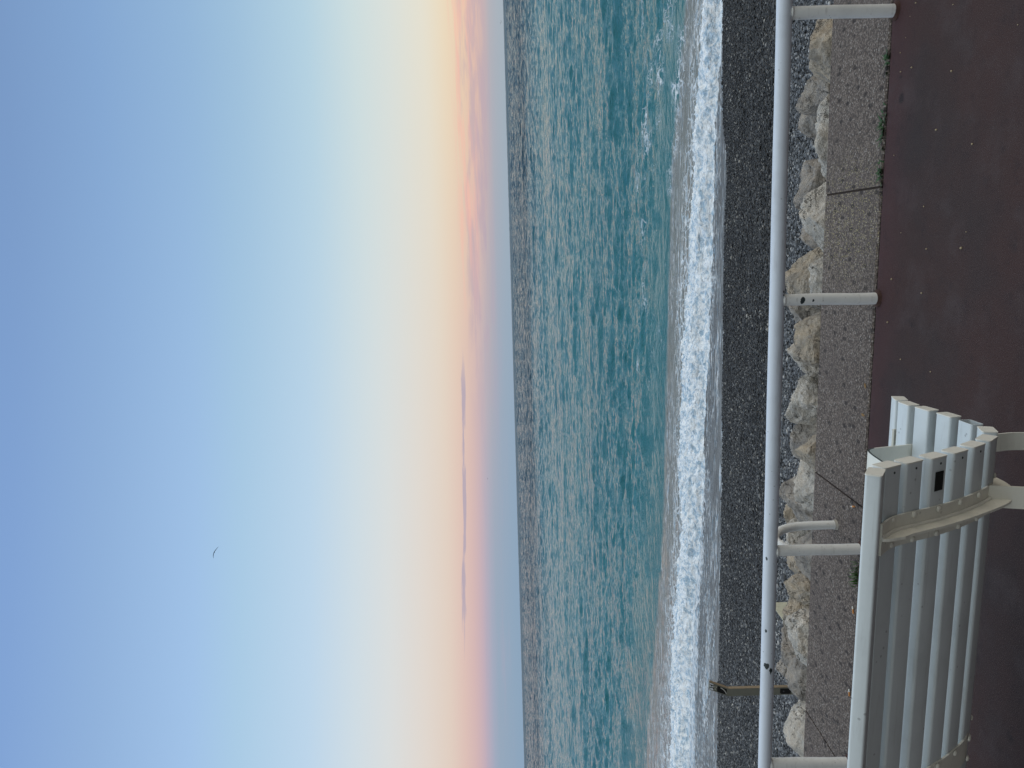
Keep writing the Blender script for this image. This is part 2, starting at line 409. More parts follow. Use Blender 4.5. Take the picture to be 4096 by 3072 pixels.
    far = sst(40, 420, Y)
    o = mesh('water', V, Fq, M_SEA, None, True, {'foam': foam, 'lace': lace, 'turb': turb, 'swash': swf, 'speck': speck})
    tag(o, 'green blue sea with small waves and white surf', None, None, 'structure')

def sea_material():
    m, k, b, P = new_mat('sea_water')
    def at(n):
        a = k.node('ShaderNodeAttribute', attribute_name=n); return a.outputs['Fac']
    foam, lace, turb, swash, speck = at('foam'), at('lace'), at('turb'), at('swash'), at('speck')
    big = k.noise(k.scale(P, (0.02, 0.06, 0.05)), 1.0, 3, 0.5)
    deep = k.mix(big, (0.004, 0.092, 0.116, 1), (0.010, 0.160, 0.180, 1))
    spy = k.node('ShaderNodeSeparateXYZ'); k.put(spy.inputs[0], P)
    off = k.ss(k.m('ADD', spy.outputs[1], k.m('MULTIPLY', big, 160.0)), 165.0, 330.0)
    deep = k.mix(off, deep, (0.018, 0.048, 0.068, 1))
    far_haze = k.ss(spy.outputs[1], 600.0, 2000.0)
    deep = k.mix(far_haze, deep, (0.080, 0.125, 0.160, 1))  # pale haze of distance painted into the far water colour
    turb = k.ss(k.m('ADD', turb, k.m('MULTIPLY', k.m('SUBTRACT', k.noise(k.scale(P, (0.35, 2.2, 1)), 1.0, 4, 0.6), 0.5), 0.9)), 0.25, 0.75)
    c = k.mix(turb, deep, (0.185, 0.185, 0.168, 1))
    c = k.mix(swash, c, (0.115, 0.110, 0.108, 1))
    # froth on the roller
    fn = k.noise(k.scale(P, (1.0, 1.5, 2)), 2.2, 7, 0.68, 0.5)
    fm = k.ss(k.m('ADD', foam, k.m('MULTIPLY', k.m('SUBTRACT', fn, 0.5), 1.3)), 0.34, 0.60)
    # lace: thin drifting foam lines
    dist = k.node('ShaderNodeVectorMath', operation='ADD')
    nz = k.node('ShaderNodeTexNoise'); k.put(nz.inputs['Vector'], P); nz.inputs['Scale'].default_value = 1.6; nz.inputs['Detail'].default_value = 4
    sc2 = k.node('ShaderNodeVectorMath', operation='SCALE'); k.put(sc2.inputs[0], nz.outputs['Color']); sc2.inputs['Scale'].default_value = 0.9
    k.put(dist.inputs[0], k.scale(P, (0.75, 1.15, 0.2))); k.put(dist.inputs[1], sc2.outputs[0])
    e1 = k.voro(dist.outputs[0], 1.1, 'DISTANCE_TO_EDGE'); e2 = k.voro(dist.outputs[0], 3.1, 'DISTANCE_TO_EDGE')
    ln = k.m('MAXIMUM', k.ss(e1, 0.05, 0.01), k.m('MULTIPLY', k.ss(e2, 0.085, 0.02), 0.8))
    brk = k.noise(P, 0.9, 4, 0.6)
    lm = k.m('MULTIPLY', ln, k.ss(k.m('ADD', lace, k.m('MULTIPLY', k.m('SUBTRACT', brk, 0.5), 1.6)), 0.42, 0.85))
    spn = k.noise(k.scale(P, (7, 10, 3)), 1.0, 4, 0.7)
    sm = k.m('MULTIPLY', swash, k.ss(k.m('ADD', spn, k.m('MULTIPLY', speck, 0.42)), 0.74, 0.90))
    stn = k.noise(k.scale(P, (0.55, 5.5, 1)), 1.0, 5, 0.62, 0.7)
    stl = k.m('MULTIPLY', k.ss(k.m('ABSOLUTE', k.m('SUBTRACT', stn, 0.5)), 0.045, 0.012), k.ss(k.noise(k.scale(P, (0.4, 1.2, 1)), 1.0, 3), 0.36, 0.54))
    lm = k.m('MAXIMUM', lm, k.m('MULTIPLY', k.m('MULTIPLY', turb, stl), 0.8))
    f = k.m('MAXIMUM', k.m('MAXIMUM', fm, k.m('MULTIPLY', lm, 0.85)), k.m('MULTIPLY', sm, 0.8), clamp=True)
    tone = k.mix(k.ss(k.noise(k.scale(P, (1, 1.4, 1)), 3.8, 6, 0.70, 0.9), 0.36, 0.58), (0.40, 0.55, 0.68, 1), (0.95, 0.98, 1.0, 1))  # blue shade between the froth lumps is painted into the colour
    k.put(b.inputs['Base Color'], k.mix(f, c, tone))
    b.inputs['IOR'].default_value = 1.333; b.inputs['Specular Tint'].default_value = (0.72, 0.92, 1.0, 1)
    k.put(b.inputs['Roughness'], k.m('ADD', k.m('MULTIPLY', f, 0.6), k.m('ADD', 0.06, k.m('MULTIPLY', k.m('MAXIMUM', swash, far_haze), 0.25))))
    k.put(b.inputs['Specular IOR Level'], k.m('MULTIPLY', k.m('SUBTRACT', 1.0, f), k.m('SUBTRACT', k.m('SUBTRACT', 0.5, k.m('MULTIPLY', off, 0.445)), k.m('MULTIPLY', far_haze, 0.05))))  # reflection turned down with distance to darken the far band
    w1 = k.noise(k.scale(P, (1.3, 3.4, 1)), 1.0, 5, 0.62, 0.4); w2 = k.noise(k.scale(P, (5, 12, 3)), 1.0, 3, 0.6)
    far = k.noise(k.scale(P, (0.22, 0.5, 1)), 1.0, 6, 0.65)
    hh = k.m('ADD', k.m('ADD', k.m('MULTIPLY', w1, 0.16), k.m('MULTIPLY', w2, 0.055)), k.m('MULTIPLY', far, 0.5))
    hh = k.m('ADD', hh, k.m('MULTIPLY', k.m('MULTIPLY', f, k.noise(P, 6, 5, 0.65)), 0.08))
    k.put(b.inputs['Normal'], k.bump(hh, 1.0, 1.0))
    return m
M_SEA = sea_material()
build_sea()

# ------------------------------------------------------------------ beach
def beach_ground_mat():
    m, k, b, P = new_mat('shingle_ground')
    v = k.voro(P, 38, 'F1'); cid = k.voro(P, 38, 'F1', 'Color')
    sp = k.node('ShaderNodeSeparateColor'); k.put(sp.inputs[0], cid)
    k.put(b.inputs['Base Color'], k.mix(sp.outputs[0], (0.008, 0.008, 0.009, 1), (0.05, 0.05, 0.052, 1)))
    b.inputs['Roughness'].default_value = 0.75
    k.put(b.inputs['Normal'], k.bump(k.m('SUBTRACT', 1.0, v), 0.9, 0.03))
    return m
def build_beach():
    ys = np.concatenate([np.arange(3.7, 8, 0.3), np.arange(8, 24, 0.08)])
    xs = np.concatenate([np.arange(-60, -30, 2.0), np.arange(-30, 14, 0.14), np.arange(14, 42, 2.0)])
    Y, X = np.meshgrid(ys, xs, indexing='ij')
    z = beach_z(X, Y) - 0.012
    nr, nc = X.shape; idx = np.arange(nr*nc).reshape(nr, nc)
    Fq = np.stack([idx[:-1, :-1], idx[:-1, 1:], idx[1:, 1:], idx[1:, :-1]], -1).reshape(-1, 4)
    o = mesh('beach', np.stack([X, Y, z], -1).reshape(-1, 3), Fq, beach_ground_mat(), None, True)
    tag(o, 'grey shingle beach below the promenade', None, None, 'structure')
    sea = bpy.data.objects.get('water')

def pebble_mat():
    m, k, b, P = new_mat('pebble')
    a = k.node('ShaderNodeAttribute', attribute_name='tone').outputs['Fac']
    wt = k.node('ShaderNodeAttribute', attribute_name='wet').outputs['Fac']
    dry = k.ramp(a, [(0.0, (0.03, 0.032, 0.034, 1)), (0.4, (0.10, 0.106, 0.114, 1)), (0.7, (0.19, 0.20, 0.212, 1)), (0.85, (0.35, 0.35, 0.345, 1)), (1.0, (0.56, 0.55, 0.52, 1))])
    wet = k.ramp(a, [(0.0, (0.004, 0.004, 0.004, 1)), (0.45, (0.014, 0.014, 0.0135, 1)), (0.7, (0.048, 0.047, 0.045, 1)), (0.85, (0.13, 0.127, 0.117, 1)), (1.0, (0.33, 0.31, 0.27, 1))])
    k.put(b.inputs['Base Color'], k.mix(wt, dry, wet))
    k.put(b.inputs['Roughness'], k.m('SUBTRACT', 0.75, k.m('MULTIPLY', wt, 0.25)))
    k.put(b.inputs['Specular IOR Level'], 0.35)
    return m
def build_pebbles():
    t = (1+5**.5)/2
    ico = np.array([(-1,t,0),(1,t,0),(-1,-t,0),(1,-t,0),(0,-1,t),(0,1,t),(0,-1,-t),(0,1,-t),(t,0,-1),(t,0,1),(-t,0,-1),(-t,0,1)])/math.sqrt(1+t*t)
    tri = np.array([(0,11,5),(0,5,1),(0,1,7),(0,7,10),(0,10,11),(1,5,9),(5,11,4),(11,10,2),(10,7,6),(7,1,8),(3,9,4),(3,4,2),(3,2,6),(3,6,8),(3,8,9),(4,9,5),(2,4,11),(6,2,10),(8,6,7),(9,8,1)])
    N = 235000
    r = np.random.default_rng(3)
    y = 9.2 + (20.7-9.2)*r.random(N)
    x = y*(-0.93 + (0.42+0.93)*r.random(N))
    d = WL(x) - y
    ok = d > -0.05
    x, y, d = x[ok], y[ok], d[ok]; N = len(x)
    R = 0.0145*np.exp(r.normal(0, 0.36, N))
    big = r.random(N) < 0.01; R[big] *= 1.6
    S = np.stack([R*r.uniform(0.9, 1.5, N), R*r.uniform(0.8, 1.2, N), R*r.uniform(0.45, 0.85, N)], -1)
    th = r.random(N)*6.283; tl = r.normal(0, 0.25, N)
    V = ico[None]*S[:, None]*(1+r.normal(0, 0.07, (N, 12, 1)))
    ct, st = np.cos(tl)[:, None], np.sin(tl)[:, None]
    vy, vz = V[:, :, 1]*ct - V[:, :, 2]*st, V[:, :, 1]*st + V[:, :, 2]*ct
    ct, st = np.cos(th)[:, None], np.sin(th)[:, None]
    vx, vy2 = V[:, :, 0]*ct - vy*st, V[:, :, 0]*st + vy*ct
    z = beach_z(x, y) + S[:, 2]*0.35 + r.random(N)*0.012
    P = np.stack([vx + x[:, None], vy2 + y[:, None], vz + z[:, None]], -1).reshape(-1, 3)
    F = (tri[None] + (np.arange(N)*12)[:, None, None]).reshape(-1, 3)
    tone = np.clip(r.beta(1.2, 1.9, N) + 0.10*fbm(x*.35, y*.5, 3, 91), 0, 1)
    wetline = 6.9 + 0.9*fbm(x*0.22, y*0.3, 3, 92) - 1.6*sst(-3, -12, x)
    wet = 1-sst(wetline-1.1, wetline+0.7, d)
    wet = wet*(0.92-0.42*sst(0, -14, x)) + 0.12*fbm(x*1.3, y*1.3, 2, 93)
    o = mesh('pebbles', P, F, pebble_mat(), None, True, {'tone': np.repeat(tone, 12), 'wet': np.repeat(np.clip(wet, 0, 1), 12)})
    tag(o, 'dark rounded grey pebbles covering the beach up to the surf', 'pebbles', None, 'stuff')
build_beach(); build_pebbles()

# ------------------------------------------------------------------ promenade, kerb stones and sea wall
def asphalt_mat():
    m, k, b, P = new_mat('red_asphalt')
    big = k.noise(P, 0.9, 4, 0.6); mid = k.noise(P, 4.5, 5, 0.65); fine = k.noise(P, 260, 3, 0.7)
    c = k.mix(k.ss(big, 0.38, 0.62), (0.047, 0.026, 0.024, 1), (0.035, 0.026, 0.026, 1))
    sp = k.node('ShaderNodeSeparateXYZ'); k.put(sp.inputs[0], P)
    red = k.m('MULTIPLY', k.ss(k.m('ADD', sp.outputs[1], k.m('MULTIPLY', mid, 0.5)), 1.95, 1.70), 0.8)
    c = k.mix(red, c, (0.034, 0.012, 0.014, 1))
    edge = k.m('MULTIPLY', k.ss(k.m('ADD', sp.outputs[1], k.m('MULTIPLY', mid, 0.25)), 3.15, 3.42), 0.8)
    c = k.mix(edge, c, (0.060, 0.026, 0.027, 1))
    c = k.mix(k.m('MULTIPLY', k.ss(mid, 0.48, 0.75), 0.5), c, (0.066, 0.052, 0.053, 1))
    c = k.mix(k.m('MULTIPLY', k.ss(k.noise(P, 13, 5, 0.7), 0.50, 0.75), 0.5), c, (0.022, 0.016, 0.018, 1))
    st = k.m('MULTIPLY', k.ss(k.m('ADD', k.voro(P, 3.4, 'F1', dim='2D'), k.m('MULTIPLY', k.noise(P, 30, 3), 0.10)), 0.15, 0.09), k.ss(mid, 0.5, 0.62))
    c = k.mix(k.m('MULTIPLY', st, 0.7), c, (0.012, 0.010, 0.012, 1))
    c = k.mix(k.m('MULTIPLY', k.ss(fine, 0.5, 0.75), 0.6), c, (0.12, 0.10, 0.10, 1))
    k.put(b.inputs['Base Color'], c); b.inputs['Roughness'].default_value = 0.88
    k.put(b.inputs['Specular IOR Level'], 0.2)
    k.put(b.inputs['Normal'], k.bump(k.m('ADD', fine, k.m('MULTIPLY', mid, 0.5)), 0.5, 0.004))
    return m
def kerb_mat():
    m, k, b, P = new_mat('washed_concrete')
    v = k.voro(P, 120, 'F1'); cid = k.node('ShaderNodeSeparateColor'); k.put(cid.inputs[0], k.voro(P, 120, 'F1', 'Color'))
    big = k.noise(P, 2.2, 5, 0.6); mid = k.noise(P, 14, 5, 0.6)
    c = k.ramp(cid.outputs[0], [(0, (0.088, 0.069, 0.058, 1)), (0.5, (0.170, 0.138, 0.118, 1)), (0.9, (0.220, 0.185, 0.160, 1)), (1.0, (0.31, 0.28, 0.25, 1))])
    c = k.mix(k.ss(v, 0.35, 0.75), c, (0.075, 0.062, 0.055, 1))
    c = k.mix(k.m('MULTIPLY', k.ss(big, 0.42, 0.7), 0.35), c, (0.10, 0.082, 0.075, 1))
    c = k.mix(k.m('MULTIPLY', k.ss(mid, 0.58, 0.8), 0.45), c, (0.065, 0.055, 0.05, 1))
    st = k.m('MULTIPLY', k.ss(k.m('ADD', k.voro(k.scale(P, (1.9, 1, 1)), 7.5, 'F1', dim='2D'), k.m('MULTIPLY', mid, 0.05)), 0.20, 0.13), k.ss(k.noise(P, 4.3, 2), 0.45, 0.50))
    c = k.mix(k.m('MULTIPLY', st, 0.68), c, (0.022, 0.019, 0.020, 1))
    # yellow grit washed in near one slab
    d = k.vm('DISTANCE', k.scale(P, (1, 0.8, 1)), (0.06, 3.62*0.8, 0))
    gr = k.m('MULTIPLY', k.ss(d, 0.42, 0.10), k.ss(k.voro(P, 85, 'F1', dim='2D'), 0.21, 0.15))
    gr = k.m('MULTIPLY', gr, k.ss(k.noise(P, 30, 2), 0.46, 0.56))
    c = k.mix(gr, c, (0.46, 0.40, 0.20, 1))
    k.put(b.inputs['Base Color'], c); b.inputs['Roughness'].default_value = 0.9
    k.put(b.inputs['Specular IOR Level'], 0.2)
    k.put(b.inputs['Normal'], k.bump(k.m('SUBTRACT', mid, k.m('MULTIPLY', v, 1.0)), 0.55, 0.006))
    return m
M_ASPH = asphalt_mat(); M_KERB = kerb_mat()
def inner_y(x): return 3.321 + 0.010*x
def outer_y(x): return 3.902 + 0.0215*x
def build_prom():
    xs = np.linspace(-14, 10, 960); r = np.random.default_rng(8)
    ye = inner_y(xs) - 0.013 + 0.006*fbm(xs*9, xs*0, 4, 41) + 0.004*fbm(xs*40, xs*0, 2, 42)
    rows = [np.full_like(xs, -8), np.full_like(xs, 1.0), ye-0.35, ye-0.012, ye, ye]
    zs = [0, 0, 0, 0.0, -0.004, -0.03]
    V = np.stack([np.stack([xs, yy, np.full_like(xs, zz)], -1) for yy, zz in zip(rows, zs)]).reshape(-1, 3)
    n = len(xs); idx = np.arange(n*6).reshape(6, n)
    F = np.stack([idx[:-1, :-1], idx[:-1, 1:], idx[1:, 1:], idx[1:, :-1]], -1).reshape(-1, 4)
    tag(mesh('promenade', V, F, M_ASPH, None, True), 'dark red asphalt promenade beside the sea wall', None, None, 'structure')
    b = MB(); b.box((-14, -8, -3.2), (10, 3.86, -0.032)); 
    w_ = b.build('sea_wall', simple('wall_concrete', (0.10, 0.085, 0.075, 1), 0.9, 6, 0.4, 0.5, 0.01))
    tag(w_, 'concrete sea wall carrying the promenade, its face hidden under the kerb', 'wall')
    joints = [-13.9, -9.6, -5.2, -3.95, -2.645, -1.25, 0.193, 1.62, 3.05, 9.9]
    labs = {-3.95: 'kerb stone at the far left with a grey boulder rising behind it',
            -2.645: 'long rough kerb stone behind the bench back, between the two slanting joints',
            -1.25: 'kerb stone with lichen yellow grit, between the second post and the slanting joint',
            0.193: 'kerb stone at the right end under the rusty footed post'}
    for a, c_e in zip(joints[:-1], joints[1:]):
        a2, c2 = a+0.005, c_e-0.005; n = 40
        b = MB(); xs = np.linspace(a2, c2, n); prof = []
        V = []
        for x in xs:
            yi = inner_y(x) + 0.001*math.sin(x*37); yo = outer_y(x)
            ed = 0.004 if 0 < 1 else 0
            V += [(x, yi, -0.03), (x, yi, -0.006), (x, yi+0.008, 0.0), (x, yo-0.012, 0.0), (x, yo, -0.010), (x, yo, -0.13)]
        F = []
        for i in range(n-1):
            for j in range(6):
                F.append((i*6+j, i*6+(j+1) % 6, (i+1)*6+(j+1) % 6, (i+1)*6+j))
        F.append(tuple(range(6))); F.append(tuple(reversed([(n-1)*6+j for j in range(6)])))
        b.add(V, F)
        tag(b.build('kerb_stone', M_KERB), labs.get(a, 'kerb stone further along the wall beyond the picture edge'), 'kerb stone', 'kerb stones along the sea wall')
    b = MB()
    for x in (-2.645, -1.25, 0.193): b.box((x-0.005, inner_y(x)+0.01, -0.02), (x+0.005, outer_y(x)-0.01, -0.007))
    b.box((-13.9, 3.25, -0.029), (9.9, 3.45, -0.024))
    tag(b.build('joint_filler', simple('joint_dirt', (0.035, 0.022, 0.016, 1), 0.95, 40, 0.5)), 'dark dirt packed in the kerb joints', 'dirt', None, 'stuff')
build_prom()

# ------------------------------------------------------------------ railing
def build_rail():
    R = empty('railing', (0, 3.29, 0), 'low white tubular railing with chipped paint along the kerb', 'railing')
    def rz(x): return 0.443 + 0.0118*x
    xs = np.linspace(-6.05, 4.4, 60)
    b = MB(); b.tube([(x, 3.292, rz(x) + 0.0006*math.sin(x*7)) for x in xs], 0.0315, 32)
    b.build('rail', M_RAIL, R, True)
    for i, (x, y) in enumerate([(-5.9, 3.29), (-4.75, 3.29), (-3.62, 3.29), (-2.564, 3.288), (-1.448, 3.294), (-0.282, 3.286), (0.888, 3.284), (2.05, 3.284), (3.2, 3.284)]):
        lean = 0.0
        b = MB(); b.tube([(x, y, -0.025), (x, y, 0.1), (x+0.004, 3.291, 0.25), (x+0.003, 3.292, rz(x)-0.015)], 0.0255, 28)
        # weld bead under the rail
        b.tube([(x+0.003, 3.292, rz(x)-0.034), (x+0.003, 3.292, rz(x)-0.026)], [0.027, 0.031], 28)
        p = b.build('post', M_POST, R, True)
        b = MB(); b.tube([(x, y, -0.01), (x, y, 0.004), (x, y, 0.013)], [0.040, 0.036, 0.0265], 24, True, 0.10)
        b.build('rust_collar', M_RUST, p, True)
    b = MB(); pts = [(-1.437, 3.572, -0.01), (-1.437, 3.572, 0.06), (-1.438, 3.571, 0.16)]
    for i in range(1, 13):
        a = math.pi/2*i/12
        pts.append((-1.438-0.008*i/12, 3.571-0.17*(1-math.cos(a)), 0.16+0.20*math.sin(a)))
    pts += [(-1.447, 3.36, 0.355), (-1.448, 3.31, 0.335)]
    b.tube(pts, 0.0215, 24)
    br = b.build('curved_brace', M_POST, R, True)
    b = MB(); b.tube([(-1.437, 3.572, -0.004), (-1.437, 3.572, 0.012)], [0.030, 0.023], 24, True, 0.1)
    b.build('weld_collar', simple('grimy_weld', (0.30, 0.28, 0.24, 1), 0.8, 80, 0.4, 0.8), br, True)
build_rail()

# ------------------------------------------------------------------ bench (seen from behind)
def rrect(cy, cz, wid, thk, ang, r=0.006, seg=4, grow=0.0):
    """rounded rectangle in the YZ plane; 'wid' runs along the direction ang"""
    u = (math.cos(ang), math.sin(ang)); v = (-math.sin(ang), math.cos(ang))
    hw, ht = wid/2+grow, thk/2+grow; r = min(r, ht*0.8); P = []
    for sx, sy, a0 in ((1, 1, 0), (-1, 1, 90), (-1, -1, 180), (1, -1, 270)):
        for i in range(seg+1):
            a = math.radians(a0 + 90*i/seg)
            px, py = sx*(hw-r) + r*math.cos(a), sy*(ht-r) + r*math.sin(a)
            P.append((cy + u[0]*px + v[0]*py, cz + u[1]*px + v[1]*py))
    return P
SLATS = [('A', 1.529, 0.838, 0.055, 0.033, -33), ('B', 1.577, 0.790, 0.057, 0.033, -61.5), ('C', 1.606, 0.727, 0.057, 0.033, -63),
         ('D', 1.636, 0.656, 0.057, 0.033, -62.5), ('E', 1.674, 0.585, 0.057, 0.033, -60), ('F', 1.719, 0.516, 0.058, 0.033, -55.5),
         ('G', 1.771, 0.451, 0.060, 0.033, -47), ('H', 1.849, 0.400, 0.058, 0.035, -20), ('I', 1.932, 0.392, 0.056, 0.035, 3),
         ('J', 2.015, 0.403, 0.056, 0.035, 9), ('K', 2.096, 0.420, 0.056, 0.035, 12), ('L', 2.168, 0.434, 0.056, 0.035, 3), ('M', 2.240, 0.424, 0.056, 0.035, -15)]
XE, XL = -0.5, -2.16
def strip(path, x0, x1, thk):
    """flat bar following a path of (y,z), width along X"""
    n = len(path); A = []; B = []
    for i, (y, z) in enumerate(path):
        a, c = path[max(i-1, 0)], path[min(i+1, n-1)]
        t = Vector((c[0]-a[0], c[1]-a[1])).normalized(); nn = (-t[1], t[0])
        A.append((y+nn[0]*thk/2, z+nn[1]*thk/2)); B.append((y-nn[0]*thk/2, z-nn[1]*thk/2))
    V = [(x0, *p) for p in A] + [(x0, *p) for p in B] + [(x1, *p) for p in A] + [(x1, *p) for p in B]
    F = []
    for i in range(n-1):
        F += [(i, i+1, n+i+1, n+i), (2*n+i, 3*n+i, 3*n+i+1, 2*n+i+1), (i, 2*n+i, 2*n+i+1, i+1), (n+i, n+i+1, 3*n+i+1, 3*n+i)]
    F += [(0, n, 3*n, 2*n), (n-1, 3*n-1, 4*n-1, 2*n-1)]
    b = MB(); b.add(V, F); return b
def smooth_path(P, it=2):
    for _ in range(it):
        Q = [P[0]]
        for a, c in zip(P[:-1], P[1:]):
            Q += [(a[0]*.75+c[0]*.25, a[1]*.75+c[1]*.25), (a[0]*.25+c[0]*.75, a[1]*.25+c[1]*.75)]
        Q.append(P[-1]); P = Q
    return P
def build_bench():
    B = empty('bench', (-1.33, 1.9, 0), 'white metal slatted bench seen from behind, facing the sea', 'bench')
    under = []
    for nm, y, z, wd, tk, an in SLATS:
        a = math.radians(an)
        v = (math.sin(a), -math.cos(a))                    # outward: behind and below the bench
        under.append((nm, y + v[0]*(tk/2), z + v[1]*(tk/2), v, a))
        b = MB()
        prof = rrect(y, z, wd, tk, a)
        if nm == 'I':                                      # this slat has lost its end cap
            b.prismx(prof, XL, XE, True, False)
            inn = rrect(y, z, wd-0.005, tk-0.005, a, 0.004)
            n = len(prof)
            b.add([(XE, *p) for p in prof] + [(XE, *p) for p in inn] + [(XE-0.25, *p) for p in inn],
                  [(i, (i+1) % n, n+(i+1) % n, n+i) for i in range(n)] + [(n+i, n+(i+1) % n, 2*n+(i+1) % n, 2*n+i) for i in range(n)] + [tuple(range(2*n, 3*n))])
            s = b.build('slat', M_BENCH, B, True); s['label'] = 'slat with a missing end cap'
        else:
            b.prismx(prof, XL, XE)
            s = b.build('slat', M_BENCH, B, True)
            b = MB(); b.prismx(rrect(y, z, wd, tk, a, 0.005, 4, 0.0006), XE-0.001, XE+0.002)
            b.build('end_cap', M_CAP, s, True)
        if nm in 'BCDEF':
            b = MB(); d = (y + math.cos(a)*0.0 + v[0]*tk/2, z + v[1]*tk/2)
            b.disc((XE-0.014, d[0]+math.cos(a)*0.004, d[1]+math.sin(a)*0.004), (0, v[0], v[1]), 0.0028, 0.0008, 12, False)
            b.build('screw', M_DARK, s)
        if nm == 'D':
            b = MB(); u = (math.cos(a), math.sin(a)); o_ = tk/2+0.0006
            for sgn in (0,):
                c0 = (y+v[0]*o_, z+v[1]*o_)
                q = []
                for x in (-0.532, -0.577):
                    for t in (-0.013, 0.015): q.append((x, c0[0]+u[0]*t, c0[1]+u[1]*t))
                q2 = [(p[0], p[1]+v[0]*0.0012, p[2]+v[1]*0.0012) for p in q]
                b.add(q+q2, [(0, 1, 3, 2), (4, 6, 7, 5), (0, 4, 5, 1), (2, 3, 7, 6), (0, 2, 6, 4), (1, 5, 7, 3)])
            b.build('black_plaque', M_BLACK, s)
    # carrying brackets: flange + web, back leg, front leg, arm hoop
    path = [(u[1]+u[3][0]*0.003, u[2]+u[3][1]*0.003) for u in under]
    path = [(path[0][0]-0.002, path[0][1]+0.002)] + path[1:]
    sp = smooth_path(path, 2)
    for xr in (-0.612, -1.300, -1.976):
        xl = xr-0.072; xc = xr-0.036
        fl = strip(sp, xl, xr, 0.0045).build('bracket', M_STRAP, B, True)
        n = len(sp); web = []
        for i, (y, z) in enumerate(sp):
            a, c = sp[max(i-1, 0)], sp[min(i+1, n-1)]
            t = Vector((c[0]-a[0], c[1]-a[1])).normalized(); nn = (t[1], -t[0])
            f = i/(n-1)
            dp = 0.034*min(1, f/0.10+0.05)*min(1, (1-f)/0.2+0.1) + 0.016*math.exp(-((f-0.55)/0.12)**2)
            if nn[0] > 0 and nn[1] > 0: nn = (-nn[0], -nn[1])
            web.append((y-(-nn[0])*dp if False else y+nn[0]*dp*(1 if (nn[0] < 0 or nn[1] < 0) else -1), z+nn[1]*dp*(1 if (nn[0] < 0 or nn[1] < 0) else -1)))
        V = [(xc-0.003, *p) for p in sp] + [(xc-0.003, *p) for p in web] + [(xc+0.003, *p) for p in sp] + [(xc+0.003, *p) for p in web]
        F = []
        for i in range(n-1): F += [(i, n+i, n+i+1, i+1), (2*n+i, 2*n+i+1, 3*n+i+1, 3*n+i), (n+i, 3*n+i, 3*n+i+1, n+i+1)]
        F += [(0, 2*n, 3*n, n), (n-1, 2*n-1, 4*n-1, 3*n-1)]
        b = MB(); b.add(V, F)
        if xr != -1.300: b.build('web', M_STRAP, fl, False)
        # weld fillet between flange and web
        b = MB(); b.tube([(xc+0.004, p[0]+(q[0]-p[0])*0.12, p[1]+(q[1]-p[1])*0.12) for p, q in zip(sp, web)], 0.0045, 8); (b.build('weld_seam', M_CAP, fl, True) if xr != -1.300 else None)
        for nm, y, z, v, a in under[1:]:
            for xb in (xr-0.007, xl+0.007):
                b = MB(); b.disc((xb, y+v[0]*0.0053, z+v[1]*0.0053), (0, v[0], v[1]), 0.0072, 0.005)
                b.build('bolt', M_STRAP, fl, True)
        if xr == -1.300: continue                       # the middle bracket is a plain band
        leg = strip(smooth_path([(1.752, 0.462), (1.742, 0.43), (1.727, 0.378), (1.69, 0.22), (1.66, 0.08), (1.655, 0.0)]), xr-0.055, xr, 0.006).build('leg', M_STRAP, B, True)
        leg2 = strip(smooth_path([(2.12, 0.39), (2.16, 0.34), (2.195, 0.22), (2.212, 0.13), (2.226, 0.08), (2.214, 0.0)]), xr-0.055, xr, 0.006).build('leg', M_STRAP, B, True)
        ap = smooth_path([(1.69, 0.612), (1.80, 0.611), (1.95, 0.606), (2.065, 0.598), (2.092, 0.575), (2.104, 0.53), (2.136, 0.39)], 3)
        arm = strip(ap, xr-0.055, xr, 0.005).build('arm_hoop', M_STRAP, B, True)
        b = strip([p for p in ap if 1.9 < p[0] < 2.094 and p[1] > 0.55], xr, xr+0.0008, 0.0052); b.build('chipped_edge', M_DARK, arm)
        b = MB(); b.v, b.f = strip([(2.206, 0.40), (2.206, 0.446), (2.203, 0.456), (2.197, 0.459)], xr-0.026, xr+0.026, 0.005).v, strip([(2.206, 0.40), (2.206, 0.446), (2.203, 0.456), (2.197, 0.459)], xr-0.026, xr+0.026, 0.005).f
        b.build('hook_tab', M_STRAP, B, True)
build_bench()

